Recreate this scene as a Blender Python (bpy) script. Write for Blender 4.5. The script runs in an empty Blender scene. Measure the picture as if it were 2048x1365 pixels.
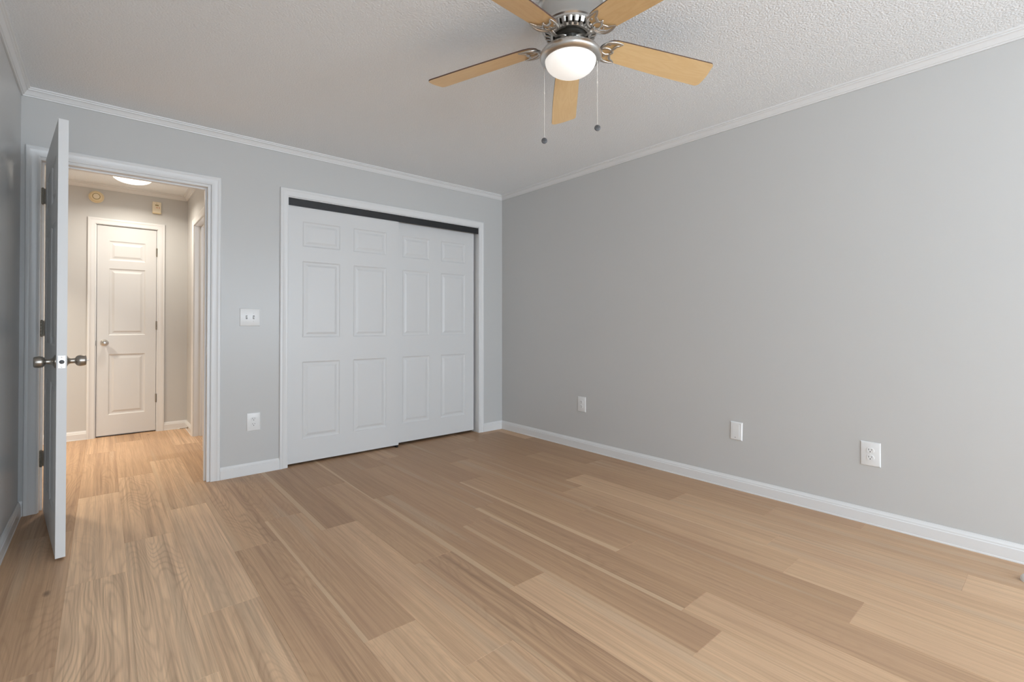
import bpy, bmesh, math, random
from mathutils import Vector, Matrix
random.seed(7)
S = bpy.context.scene
COL = S.collection
PI = math.pi
R = math.radians

# ------------------------------------------------------------------ camera, view, light
CH = 1.0835
cam_d = bpy.data.cameras.new('camera')
cam = bpy.data.objects.new('camera', cam_d); COL.objects.link(cam)
cam_d.sensor_width = 36.0
cam_d.lens = 953.4 / 2048 * 36.0
cam_d.shift_y = -40.0 / 2048
cam_d.clip_start = 0.02
cam.location = (0, 0, CH)
cam.rotation_euler = (R(90.483), 0, R(-40.606))
S.camera = cam

S.view_settings.view_transform = 'Standard'
S.view_settings.look = 'None'
S.view_settings.gamma = 1.0
S.view_settings.use_curve_mapping = False
S.view_settings.exposure = -0.10
S.cycles.use_denoising = True
S.cycles.max_bounces = 10
S.cycles.diffuse_bounces = 6
S.cycles.sample_clamp_indirect = 4.0

W = bpy.data.worlds.new('sky'); S.world = W; W.use_nodes = True
W.node_tree.nodes['Background'].inputs[0].default_value = (0.75, 0.86, 1.0, 1)
W.node_tree.nodes['Background'].inputs[1].default_value = 1.0

def area(name, loc, aim, sx, sy, power, color, spread=180):
    l = bpy.data.lights.new(name, 'AREA'); l.shape = 'RECTANGLE'; l.size = sx; l.size_y = sy
    l.energy = power; l.color = color; l.spread = R(spread)
    o = bpy.data.objects.new(name, l); COL.objects.link(o); o.location = loc
    o.rotation_euler = (Vector(aim) - Vector(loc)).to_track_quat('-Z', 'Y').to_euler()
    return o
# added window lights behind the camera: cool daylight, plus uplights to brighten the ceiling
XR_ = 3.179
SKY = (0.74, 0.87, 1.0); UPLIGHT = (0.77, 0.885, 1.0)
HALL_GLOW = 3.5
FAN_GLOW = 0.55
area('window_fill_light', (-0.56, -2.9, 1.5), (1.4, -1.4, 0.0), 1.5, 1.35, 34.0, SKY)
area('ceiling_uplight', (-0.58, -2.9, 1.30), (1.3, 0.4, 2.6), 1.5, 1.0, 98.0, UPLIGHT)
area('window_fill_light', (1.45, -4.35, 1.5), (1.30, -1.6, 0.0), 2.6, 1.5, 24.0, SKY)
area('ceiling_uplight', (1.45, -4.38, 1.30), (1.3, -2.4, 2.8), 2.6, 1.2, 110.0, UPLIGHT)
area('window_fill_light', (XR_ + 0.2, -2.9, 1.5), (-0.36, 0.6, 0.4), 1.5, 1.35, 36.0, SKY)
area('ceiling_uplight', (XR_ + 0.22, -2.9, 1.3), (1.0, 0.4, 2.7), 1.5, 1.0, 80.0, UPLIGHT)
area('side_room_fill', (1.7, 4.95, 1.5), (0.72, 5.5, 1.2), 0.5, 1.2, 12.0, (0.96, 0.97, 1.0))  # added fill inside the side room, brightening its doorway jamb

# ------------------------------------------------------------------ room numbers
XR, XL, YB, YR, ZC = 3.179, -0.362, 3.869, -4.10, 2.440
WT = 0.115
YH = 6.06        # far hall wall
XH = 0.672       # hall right wall
XHL = -1.60      # hall left end

# ------------------------------------------------------------------ materials
def new_mat(name):
    m = bpy.data.materials.new(name); m.use_nodes = True
    nt = m.node_tree
    return m, nt, nt.nodes['Principled BSDF']
def mat(name, col, rough=0.5, metal=0.0, bump=0.0, bscale=200, spec=0.5, aniso=None):
    m, nt, b = new_mat(name)
    b.inputs['Base Color'].default_value = (*col, 1)
    b.inputs['Roughness'].default_value = rough
    b.inputs['Metallic'].default_value = metal
    b.inputs['Specular IOR Level'].default_value = spec
    if bump:
        n = nt.nodes.new('ShaderNodeTexNoise'); n.inputs['Scale'].default_value = bscale
        n.inputs['Detail'].default_value = 3
        t = nt.nodes.new('ShaderNodeTexCoord'); nt.links.new(t.outputs['Object'], n.inputs['Vector'])
        bp = nt.nodes.new('ShaderNodeBump'); bp.inputs['Strength'].default_value = bump
        bp.inputs['Distance'].default_value = 0.001
        nt.links.new(n.outputs['Fac'], bp.inputs['Height']); nt.links.new(bp.outputs['Normal'], b.inputs['Normal'])
    return m
M_WALL = mat('wall_paint', (0.590, 0.588, 0.576), 0.30, bump=0.12, bscale=260, spec=0.4)
M_HWALL = mat('hall_wall_paint', (0.60, 0.595, 0.58), 0.45, bump=0.12, bscale=260, spec=0.4)
M_TRIM = mat('trim_paint', (0.775, 0.775, 0.77), 0.32, bump=0.04, bscale=90)
M_DOOR = mat('door_paint', (0.71, 0.71, 0.705), 0.38, bump=0.10, bscale=420)
M_PLATE = mat('cover_plate_plastic', (0.82, 0.82, 0.81), 0.28)
M_SLOT = mat('slot_black', (0.03, 0.03, 0.03), 0.6)
M_BLACK = mat('track_black', (0.016, 0.016, 0.017), 0.45)
M_BRASS = mat('aged_hinge_metal', (0.30, 0.27, 0.22), 0.42, 0.9)
M_NICK = mat('brushed_nickel', (0.62, 0.60, 0.57), 0.28, 1.0, bump=0.05, bscale=300)
M_NICKD = mat('satin_nickel_knob', (0.42, 0.39, 0.35), 0.30, 1.0)
M_CHROME = mat('latch_plate_metal', (0.80, 0.80, 0.80), 0.35, 0.7)
M_DARK = mat('motor_dark', (0.035, 0.03, 0.022), 0.5, 0.4)
M_BEIGE = mat('aged_beige_plastic', (0.80, 0.66, 0.42), 0.45)
M_BEIGE2 = mat('aged_beige_plastic_light', (0.84, 0.74, 0.56), 0.45)
M_OLIVE = mat('olive_plastic', (0.38, 0.30, 0.14), 0.6)  # olive plastic for vent ring, display and indicator
M_EDGE = mat('blade_dark_edge', (0.09, 0.045, 0.03), 0.45)
M_CHAIN = mat('chain_metal', (0.80, 0.77, 0.72), 0.3, 0.4)
M_FOB = mat('fob_pewter', (0.11, 0.11, 0.112), 0.55, 0.5)
M_RUB = mat('white_rubber', (0.78, 0.77, 0.75), 0.5)

# textured ceiling
def ceiling_mat():
    m, nt, b = new_mat('ceiling_stipple')
    b.inputs['Base Color'].default_value = (0.90, 0.93, 0.95, 1); b.inputs['Roughness'].default_value = 0.9
    b.inputs['Specular IOR Level'].default_value = 0.15
    t = nt.nodes.new('ShaderNodeTexCoord')
    n = nt.nodes.new('ShaderNodeTexNoise'); n.inputs['Scale'].default_value = 130; n.inputs['Detail'].default_value = 4
    n.inputs['Roughness'].default_value = 0.6
    v = nt.nodes.new('ShaderNodeTexVoronoi'); v.inputs['Scale'].default_value = 110
    nt.links.new(t.outputs['Object'], n.inputs['Vector']); nt.links.new(t.outputs['Object'], v.inputs['Vector'])
    a = nt.nodes.new('ShaderNodeMath'); a.operation = 'MULTIPLY_ADD'; a.inputs[1].default_value = -0.6
    nt.links.new(v.outputs['Distance'], a.inputs[0]); nt.links.new(n.outputs['Fac'], a.inputs[2])
    bp = nt.nodes.new('ShaderNodeBump'); bp.inputs['Strength'].default_value = 0.75; bp.inputs['Distance'].default_value = 0.0036
    nt.links.new(a.outputs[0], bp.inputs['Height']); nt.links.new(bp.outputs['Normal'], b.inputs['Normal'])
    return m
M_CEIL = ceiling_mat()

def emit_mat(name, col, strength, base=(0.9, 0.9, 0.88)):
    m, nt, b = new_mat(name)
    b.inputs['Base Color'].default_value = (*base, 1); b.inputs['Roughness'].default_value = 0.25
    b.inputs['Emission Color'].default_value = (*col, 1); b.inputs['Emission Strength'].default_value = strength
    return m
M_BOWL = emit_mat('fan_bowl_glass', (1.0, 0.96, 0.91), FAN_GLOW)
M_HBOWL = emit_mat('hall_light_glass', (1.0, 0.94, 0.85), HALL_GLOW)

def N(nt, t, **k):
    n = nt.nodes.new(t)
    for a, v in k.items():
        if a.startswith('i_'): n.inputs[int(a[2:])].default_value = v
        else: setattr(n, a, v)
    return n
def mth(nt, op, a, b=None, c=None, clamp=False):
    n = nt.nodes.new('ShaderNodeMath'); n.operation = op; n.use_clamp = clamp
    for i, x in enumerate((a, b, c)):
        if x is None: continue
        if isinstance(x, (int, float)): n.inputs[i].default_value = x
        else: nt.links.new(x, n.inputs[i])
    return n.outputs[0]
def mixc(nt, f, a, b, mode='MIX'):
    n = nt.nodes.new('ShaderNodeMix'); n.data_type = 'RGBA'; n.blend_type = mode
    for i, x in ((0, f), (6, a), (7, b)):
        if isinstance(x, (int, float)): n.inputs[i].default_value = x
        elif isinstance(x, tuple): n.inputs[i].default_value = (*x, 1)
        else: nt.links.new(x, n.inputs[i])
    return n.outputs[2]
def noise(nt, vec, scale, detail=4, rough=0.55, dist=0.0):
    n = nt.nodes.new('ShaderNodeTexNoise'); n.inputs['Scale'].default_value = scale
    n.inputs['Detail'].default_value = detail; n.inputs['Roughness'].default_value = rough
    n.inputs['Distortion'].default_value = dist
    nt.links.new(vec, n.inputs['Vector']); return n.outputs['Fac']
def mapv(nt, vec, sc, loc=(0, 0, 0)):
    n = nt.nodes.new('ShaderNodeMapping'); n.inputs['Scale'].default_value = sc; n.inputs['Location'].default_value = loc
    nt.links.new(vec, n.inputs['Vector']); return n.outputs[0]
def ramp(nt, f, stops):
    n = nt.nodes.new('ShaderNodeValToRGB'); e = n.color_ramp.elements
    while len(e) < len(stops): e.new(0.5)
    for i, (p, c) in enumerate(stops):
        e[i].position = p; e[i].color = (*c, 1) if isinstance(c, tuple) else (c, c, c, 1)
    nt.links.new(f, n.inputs['Fac']); return n.outputs['Color']

def floor_mat():
    """oak planks: 'board' holds (random offset, tone, grain strength) of each plank, 'along' the place on the plank"""
    m, nt, b = new_mat('oak_plank')
    at = N(nt, 'ShaderNodeAttribute'); at.attribute_name = 'board'
    sp = N(nt, 'ShaderNodeSeparateXYZ'); nt.links.new(at.outputs['Vector'], sp.inputs[0])
    rnd, tone, grain = sp.outputs
    al = N(nt, 'ShaderNodeAttribute'); al.attribute_name = 'along'       # across 0..1 (x), metres along (y)
    sa = N(nt, 'ShaderNodeSeparateXYZ'); nt.links.new(al.outputs['Vector'], sa.inputs[0])
    tc = N(nt, 'ShaderNodeTexCoord')
    off = N(nt, 'ShaderNodeCombineXYZ')
    nt.links.new(mth(nt, 'MULTIPLY', rnd, 37.0), off.inputs[0]); nt.links.new(mth(nt, 'MULTIPLY', rnd, 91.0), off.inputs[1])
    nt.links.new(mth(nt, 'MULTIPLY', rnd, 53.0), off.inputs[2])
    ad = N(nt, 'ShaderNodeVectorMath'); ad.operation = 'ADD'
    nt.links.new(tc.outputs['Object'], ad.inputs[0]); nt.links.new(off.outputs[0], ad.inputs[1])
    P = ad.outputs[0]
    # figure: contour lines of a slow noise stretched along the plank
    slow = noise(nt, mapv(nt, P, (6.0, 0.75, 1)), 1.0, 1.5, 0.4, 0.15)
    wob = noise(nt, mapv(nt, P, (40, 6, 1)), 1.0, 3.0, 0.5)
    ph = mth(nt, 'ADD', mth(nt, 'MULTIPLY', slow, 230.0), mth(nt, 'MULTIPLY', wob, 2.2))
    rings = mth(nt, 'MULTIPLY_ADD', mth(nt, 'SINE', ph), 0.5, 0.5)
    rings = mth(nt, 'POWER', rings, 3.2)
    patch = ramp(nt, noise(nt, mapv(nt, P, (4.0, 1.0, 1), (3.1, 7.7, 0)), 1.0, 2.0, 0.5), [(0.40, 0.15), (0.58, 1.0)])
    rings = mth(nt, 'MULTIPLY', rings, patch)
    # long fibres
    fib = noise(nt, mapv(nt, P, (150, 3.0, 1)), 1.0, 4.0, 0.65)
    fib2 = noise(nt, mapv(nt, P, (34, 0.55, 1)), 1.0, 3.0, 0.6)
    streak = noise(nt, mapv(nt, P, (75, 1.1, 1)), 1.0, 3.0, 0.6, 0.15)
    broad = noise(nt, mapv(nt, P, (9, 0.35, 1)), 1.0, 2.0, 0.5)
    cloud = noise(nt, mapv(nt, P, (5, 2.0, 1)), 1.0, 2.0, 0.5)
    base = ramp(nt, tone, [(0.0, (0.425, 0.262, 0.150)), (0.30, (0.540, 0.344, 0.204)), (0.65, (0.710, 0.474, 0.293)), (1.0, (0.920, 0.655, 0.425))])
    c = mixc(nt, mth(nt, 'MULTIPLY', ramp(nt, fib2, [(0.42, 0.0), (0.66, 1.0)]), mth(nt, 'MULTIPLY_ADD', grain, 0.42, 0.16)), base, (0.27, 0.158, 0.098))
    c = mixc(nt, mth(nt, 'MULTIPLY', ramp(nt, streak, [(0.52, 0.0), (0.64, 1.0)]), mth(nt, 'MULTIPLY_ADD', grain, 0.30, 0.12)), c, (0.25, 0.148, 0.090))
    c = mixc(nt, mth(nt, 'MULTIPLY', ramp(nt, broad, [(0.60, 0.0), (0.66, 1.0)]), 0.40), c, (0.60, 0.45, 0.31))
    c = mixc(nt, mth(nt, 'MULTIPLY', ramp(nt, fib, [(0.42, 0.0), (0.72, 1.0)]), 0.28), c, (0.26, 0.165, 0.11))
    c = mixc(nt, mth(nt, 'MULTIPLY', mth(nt, 'MULTIPLY', rings, grain), 0.46), c, (0.28, 0.168, 0.100))
    c = mixc(nt, mth(nt, 'MULTIPLY', ramp(nt, cloud, [(0.42, 0.0), (0.70, 1.0)]), 0.16), c, (0.40, 0.235, 0.165))
    # knots
    v = N(nt, 'ShaderNodeTexVoronoi'); v.inputs['Scale'].default_value = 1.0; v.inputs['Randomness'].default_value = 1.0
    nt.links.new(mapv(nt, P, (4.2, 1.9, 0.0)), v.inputs['Vector'])
    vc = N(nt, 'ShaderNodeSeparateColor'); nt.links.new(v.outputs['Color'], vc.inputs[0])
    kn = ramp(nt, mth(nt, 'ADD', v.outputs['Distance'], mth(nt, 'MULTIPLY', fib, 0.03)), [(0.045, 1.0), (0.085, 0.0)])
    pick = mth(nt, 'GREATER_THAN', vc.outputs[0], 0.70)
    c = mixc(nt, mth(nt, 'MULTIPLY', mth(nt, 'MULTIPLY', kn, pick), 0.62), c, (0.11, 0.065, 0.042))
    # strip of sapwood down the edge of some planks
    acr = mth(nt, 'ADD', sa.outputs[0], mth(nt, 'MULTIPLY', fib2, 0.10))
    sapm = mth(nt, 'MULTIPLY', mth(nt, 'LESS_THAN', acr, mth(nt, 'MULTIPLY', broad, 0.36)), sa.outputs[2])
    c = mixc(nt, mth(nt, 'MULTIPLY', sapm, 0.58), c, (0.74, 0.545, 0.36))
    nt.links.new(c, b.inputs['Base Color'])
    rg = mth(nt, 'MULTIPLY_ADD', fib, 0.14, 0.36)
    nt.links.new(rg, b.inputs['Roughness'])
    b.inputs['Specular IOR Level'].default_value = 0.20
    bp = N(nt, 'ShaderNodeBump'); bp.inputs['Strength'].default_value = 0.22; bp.inputs['Distance'].default_value = 0.0012
    nt.links.new(mth(nt, 'SUBTRACT', 1.0, mth(nt, 'MULTIPLY_ADD', fib, 0.6, mth(nt, 'MULTIPLY', mth(nt, 'MULTIPLY', rings, grain), 0.6))), bp.inputs['Height'])
    nt.links.new(bp.outputs['Normal'], b.inputs['Normal'])
    return m
M_FLOOR = floor_mat()

def maple_mat():
    m, nt, b = new_mat('maple_blade')
    tc = N(nt, 'ShaderNodeTexCoord')
    P = mapv(nt, tc.outputs['Object'], (3.0, 22, 1))
    n1 = noise(nt, P, 1.0, 3, 0.5, 0.8)
    r = mth(nt, 'MULTIPLY_ADD', mth(nt, 'SINE', mth(nt, 'MULTIPLY', n1, 34.0)), 0.5, 0.5)
    n2 = noise(nt, mapv(nt, tc.outputs['Object'], (2, 120, 1)), 1.0, 3, 0.6)
    c = mixc(nt, mth(nt, 'MULTIPLY', r, 0.45), (0.88, 0.635, 0.335), (0.79, 0.525, 0.24))
    c = mixc(nt, mth(nt, 'MULTIPLY', n2, 0.35), c, (0.78, 0.53, 0.265))
    nt.links.new(c, b.inputs['Base Color']); b.inputs['Roughness'].default_value = 0.38
    return m
M_MAPLE = maple_mat()
def pane_mat():
    m, nt, b = new_mat('window_glass')
    tr = N(nt, 'ShaderNodeBsdfTransparent'); gl = N(nt, 'ShaderNodeBsdfGlossy'); gl.inputs['Roughness'].default_value = 0.02
    mx = N(nt, 'ShaderNodeMixShader'); mx.inputs[0].default_value = 0.06
    nt.links.new(tr.outputs[0], mx.inputs[1]); nt.links.new(gl.outputs[0], mx.inputs[2])
    nt.links.new(mx.outputs[0], nt.nodes['Material Output'].inputs[0]); return m
M_PANE = pane_mat()

# ------------------------------------------------------------------ mesh helpers
class MB:
    """collects vertices and faces of ONE mesh"""
    def __init__(s): s.v = []; s.f = []; s.m = []
    def add(s, vs, fs, mi=0, M=None):
        k = len(s.v)
        for p in vs:
            p = Vector(p)
            s.v.append(tuple(M @ p) if M is not None else tuple(p))
        for f in fs: s.f.append([i + k for i in f]); s.m.append(mi)
        return s
    def box(s, a, b, mi=0, M=None):
        x0, y0, z0 = a; x1, y1, z1 = b
        vs = [(x0, y0, z0), (x1, y0, z0), (x1, y1, z0), (x0, y1, z0), (x0, y0, z1), (x1, y0, z1), (x1, y1, z1), (x0, y1, z1)]
        return s.add(vs, [(3, 2, 1, 0), (4, 5, 6, 7), (0, 1, 5, 4), (1, 2, 6, 5), (2, 3, 7, 6), (3, 0, 4, 7)], mi, M)
    def lathe(s, prof, n=48, mi=0, M=None, cap0=True, cap1=True):
        vs = []; fs = []
        for (r, z) in prof:
            for i in range(n): vs.append((r * math.cos(2 * PI * i / n), r * math.sin(2 * PI * i / n), z))
        for j in range(len(prof) - 1):
            for i in range(n):
                a = j * n + i; b2 = j * n + (i + 1) % n
                fs.append((a, b2, b2 + n, a + n))
        if cap0: fs.append(tuple(range(n - 1, -1, -1)))
        if cap1: fs.append(tuple(range((len(prof) - 1) * n, len(prof) * n)))
        return s.add(vs, fs, mi, M)
    def tube(s, pts, rad, n=10, mi=0, flat=1.0, up=(0, 0, 1)):
        """round tube along points; rad one number or one per point; flat squashes it along up"""
        P = [Vector(p) for p in pts]; u = Vector(up); vs = []; fs = []
        rr = rad if isinstance(rad, (list, tuple)) else [rad] * len(P)
        for i, p in enumerate(P):
            t = (P[min(i + 1, len(P) - 1)] - P[max(i - 1, 0)]).normalized()
            a = t.cross(u)
            if a.length < 1e-4: a = t.cross(Vector((1, 0, 0)))
            a.normalize(); c = a.cross(t)
            for k in range(n):
                w = 2 * PI * k / n
                vs.append(tuple(p + a * math.cos(w) * rr[i] + c * math.sin(w) * rr[i] * flat))
        for j in range(len(P) - 1):
            for k in range(n):
                a = j * n + k; b2 = j * n + (k + 1) % n
                fs.append((a, b2, b2 + n, a + n))
        fs.append(tuple(range(n - 1, -1, -1))); fs.append(tuple(range((len(P) - 1) * n, len(P) * n)))
        return s.add(vs, fs, mi)
    def sweep(s, prof, a, b, out, up=(0, 0, 1), mi=0, ea=0.0, eb=0.0):
        """closed profile [(out, up)] run straight from a to b; ea, eb mitre the ends (metres along per metre out)"""
        a = Vector(a); b = Vector(b); o = Vector(out); u = Vector(up); d = (b - a).normalized(); n = len(prof)
        vs = [a + o * p + u * q + d * (p * ea) for p, q in prof] + [b + o * p + u * q - d * (p * eb) for p, q in prof]
        fs = [(i, (i + 1) % n, (i + 1) % n + n, i + n) for i in range(n)] + [tuple(range(n - 1, -1, -1)), tuple(range(n, 2 * n))]
        return s.add(vs, fs, mi)
    def build(s, name, mats, parent=None, smooth=None, bevel=0.0, seg=2):
        me = bpy.data.meshes.new(name); me.from_pydata(s.v, [], s.f)
        for m in (mats if isinstance(mats, (list, tuple)) else [mats]): me.materials.append(m)
        for p, mi in zip(me.polygons, s.m): p.material_index = mi
        bm = bmesh.new(); bm.from_mesh(me)
        bmesh.ops.recalc_face_normals(bm, faces=bm.faces); bm.to_mesh(me); bm.free()
        if smooth is not None:
            me.shade_smooth(); me.set_sharp_from_angle(angle=R(smooth))
        o = bpy.data.objects.new(name, me); COL.objects.link(o)
        if parent is not None: o.parent = parent
        if bevel:
            bv = o.modifiers.new('soft_edges', 'BEVEL'); bv.width = bevel; bv.segments = seg; bv.limit_method = 'ANGLE'
            bv.angle_limit = R(40)
            me.shade_smooth()
            wn = o.modifiers.new('normals', 'WEIGHTED_NORMAL'); wn.keep_sharp = True
        return o
def tag(o, label, cat=None, group=None, kind=None):
    if label: o['label'] = label
    if cat: o['category'] = cat
    if group: o['group'] = group
    if kind: o['kind'] = kind
    return o
def empty(name, loc=(0, 0, 0), rz=0.0):
    o = bpy.data.objects.new(name, None); COL.objects.link(o); o.location = loc; o.rotation_euler = (0, 0, rz)
    o.empty_display_size = 0.05
    return o
def kids(o): return [c for c in bpy.data.objects if c.parent == o]
def copy_tree(o, parent=None):
    c = o.copy(); COL.objects.link(c); c.parent = parent
    for ch in kids(o): copy_tree(ch, c)
    return c

# ------------------------------------------------------------------ floor
PW, PL, E0 = 0.1978, 1.32, -0.112
anchor = {-1: 2.10, 0: 2.70, 1: 1.735, 2: 2.108, 3: 2.597, 4: 1.568, 5: 1.25, 6: 1.93, 7: 1.50, 8: 0.805, 9: 0.962, 10: 1.415,
          11: 0.525, 12: 0.818, 13: 0.975, 14: 0.29, 15: 1.133, 16: 0.725}
# (row, far end of the plank) -> tone 0 dark .. 1 light, ring strength; tones also paint in hall light spill (left) and dimmer closet end
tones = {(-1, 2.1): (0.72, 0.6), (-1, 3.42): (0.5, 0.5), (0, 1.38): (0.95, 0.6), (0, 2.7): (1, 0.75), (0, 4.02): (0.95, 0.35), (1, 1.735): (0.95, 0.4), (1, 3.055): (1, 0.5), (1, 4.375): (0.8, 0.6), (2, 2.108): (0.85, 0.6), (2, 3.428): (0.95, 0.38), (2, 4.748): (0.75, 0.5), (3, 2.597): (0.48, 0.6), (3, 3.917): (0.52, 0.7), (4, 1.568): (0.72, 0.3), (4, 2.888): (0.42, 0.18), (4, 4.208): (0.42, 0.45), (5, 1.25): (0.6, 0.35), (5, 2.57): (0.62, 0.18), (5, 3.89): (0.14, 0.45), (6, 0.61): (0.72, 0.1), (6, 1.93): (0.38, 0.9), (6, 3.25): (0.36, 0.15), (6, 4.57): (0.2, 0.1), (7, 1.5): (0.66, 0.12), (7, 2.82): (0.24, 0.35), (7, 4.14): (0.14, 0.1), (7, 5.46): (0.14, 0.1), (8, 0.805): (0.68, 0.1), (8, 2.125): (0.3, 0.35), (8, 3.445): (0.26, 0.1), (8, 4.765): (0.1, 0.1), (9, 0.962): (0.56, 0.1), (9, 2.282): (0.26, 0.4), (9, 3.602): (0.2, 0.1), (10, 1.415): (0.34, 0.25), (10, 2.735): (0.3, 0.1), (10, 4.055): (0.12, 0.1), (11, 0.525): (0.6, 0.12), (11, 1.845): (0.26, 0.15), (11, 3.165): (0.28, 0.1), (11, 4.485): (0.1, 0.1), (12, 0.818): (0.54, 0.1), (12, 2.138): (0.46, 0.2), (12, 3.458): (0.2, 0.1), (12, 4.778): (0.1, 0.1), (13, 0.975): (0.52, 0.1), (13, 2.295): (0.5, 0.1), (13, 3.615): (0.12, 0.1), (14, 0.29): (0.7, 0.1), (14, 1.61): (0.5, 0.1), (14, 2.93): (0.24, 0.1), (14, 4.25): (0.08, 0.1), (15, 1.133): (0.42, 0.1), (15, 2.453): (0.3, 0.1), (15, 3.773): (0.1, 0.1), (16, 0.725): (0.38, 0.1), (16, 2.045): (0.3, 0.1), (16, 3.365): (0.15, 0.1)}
# planks with a pale sapwood edge
sap = {(4, 2.888): 1.0, (5, 3.89): 0.9, (7, 4.14): 0.9, (7, 2.82): 0.8, (8, 2.125): 0.55, (9, 2.282): 0.9, (10, 2.735): 0.9, (13, 2.295): 0.5, (12, 0.818): 0.4, (2, 4.748): 0.8, (3, 3.917): 0.5, (6, 1.93): 0.5}
def build_floor():
    rng = random.Random(11)
    v = []; f = []; board = []; along = []
    areas = [(XL - 0.02, XR + 0.02, YR - 0.02, YB + 0.02), (XHL - 0.02, XR + 0.1, YB + 0.02, YH + 0.12)]
    for (ax0, ax1, ay0, ay1) in areas:
        k0 = math.floor((ax0 - E0) / PW); k1 = math.ceil((ax1 - E0) / PW)
        for k in range(k0, k1):
            x0 = max(ax0, E0 + k * PW); x1 = min(ax1, E0 + (k + 1) * PW)
            if x1 - x0 < 0.003: continue
            if k in anchor: an = anchor[k]
            else: an = random.Random(k * 17 + 3).uniform(0, PL)
            j0 = math.floor((ay0 - an) / PL); j1 = math.ceil((ay1 - an) / PL)
            for j in range(j0, j1):
                ya = max(ay0, an + j * PL); yb = min(ay1, an + (j + 1) * PL); far = an + (j + 1) * PL
                if yb - ya < 0.003: continue
                pr = random.Random(k * 101 + j * 7 + 5)
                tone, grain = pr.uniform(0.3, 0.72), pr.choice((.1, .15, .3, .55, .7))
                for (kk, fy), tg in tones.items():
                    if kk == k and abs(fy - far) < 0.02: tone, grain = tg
                rnd = pr.random()
                sapw = max([0.0] + [w_ for (kk, fy), w_ in sap.items() if kk == k and abs(fy - far) < 0.02])
                g = 0.0009; d = 0.0008
                o = len(v)
                v += [(x0, ya, -d), (x1, ya, -d), (x1, yb, -d), (x0, yb, -d), (x0 + g, ya + g, 0), (x1 - g, ya + g, 0), (x1 - g, yb - g, 0), (x0 + g, yb - g, 0)]
                fs = [(4, 5, 6, 7), (0, 1, 5, 4), (1, 2, 6, 5), (2, 3, 7, 6), (3, 0, 4, 7)]
                for q in fs: f.append([i + o for i in q])
                ex0, ex1 = E0 + k * PW, E0 + (k + 1) * PW
                for i in range(8):
                    p = v[o + i]; board.append((rnd, tone, grain)); along.append(((p[0] - ex0) / PW, far - p[1], sapw))
    # underside, so that the floor is a slab
    o = len(v)
    me = bpy.data.meshes.new('floor'); me.from_pydata(v, [], f); me.materials.append(M_FLOOR)
    for nm, dat in (('board', board), ('along', along)):
        a = me.attributes.new(nm, 'FLOAT_VECTOR', 'POINT')
        a.data.foreach_set('vector', [c for t in dat for c in t])
    ob = bpy.data.objects.new('floor', me); COL.objects.link(ob)
    return tag(ob, 'light oak wide plank floor running through the bedroom and hall', 'floor', kind='structure')
build_floor()

# ------------------------------------------------------------------ walls and ceilings
def struct(mb, name, mt, label, cat, **k):
    return tag(mb.build(name, mt, **k), label, cat, kind='structure')
EX0, EX1, EZ = -0.278, 0.545, 2.040      # clear opening of the entry
CX0, CX1, CZ = 1.067, 2.871, 2.062       # clear opening of the closet
J = 0.018                                # jamb board thickness
w = MB()
y0, y1 = YB, YB + WT
w.box((XL - 0.1, y0, 0), (EX0 - J, y1, ZC)); w.box((EX0 - J, y0, EZ + J), (EX1 + J, y1, ZC)); w.box((EX1 + J, y0, 0), (CX0 - J, y1, ZC))
w.box((CX0 - J, y0, CZ + J), (CX1 + J, y1, ZC)); w.box((CX1 + J, y0, 0), (XR + 0.1, y1, ZC))
struct(w, 'wall_back', M_WALL, 'light grey painted wall holding the hall doorway and the closet', 'wall')
w = MB()
WG = (-3.7, -2.1, 0.75, 2.15)   # unseen window added in the long wall, behind the camera
w.box((XR, YR, 0), (XR + 0.1, WG[0], ZC)); w.box((XR, WG[1], 0), (XR + 0.1, YB, ZC))
w.box((XR, WG[0], 0), (XR + 0.1, WG[1], WG[2])); w.box((XR, WG[0], WG[3]), (XR + 0.1, WG[1], ZC))
struct(w, 'wall_right', M_WALL, 'long light grey painted wall with three low white plates', 'wall')
w = MB()
WL = (-3.7, -2.1, 0.75, 2.15)   # unseen window added in the left wall, behind the camera
w.box((XL - 0.1, YR, 0), (XL, WL[0], ZC)); w.box((XL - 0.1, WL[1], 0), (XL, YB, ZC))
w.box((XL - 0.1, WL[0], 0), (XL, WL[1], WL[2])); w.box((XL - 0.1, WL[0], WL[3]), (XL, WL[1], ZC))
struct(w, 'wall_left', M_WALL, 'light grey painted wall beside the open white door', 'wall')
w = MB()
WR = (0.1, 2.8, 0.70, 2.2)
w.box((XL - 0.1, YR - 0.1, 0), (WR[0], YR, ZC)); w.box((WR[1], YR - 0.1, 0), (XR + 0.1, YR, ZC))
w.box((WR[0], YR - 0.1, 0), (WR[1], YR, WR[2])); w.box((WR[0], YR - 0.1, WR[3]), (WR[1], YR, ZC))
struct(w, 'wall_rear', M_WALL, 'light grey painted wall with an added wide window, behind the viewer', 'wall')
w = MB(); w.box((XL - 0.1, YR - 0.1, ZC), (XR + 0.1, YB + WT, ZC + 0.08))
struct(w, 'ceiling', M_CEIL, 'stippled off-white ceiling carrying the fan', 'ceiling')
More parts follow.
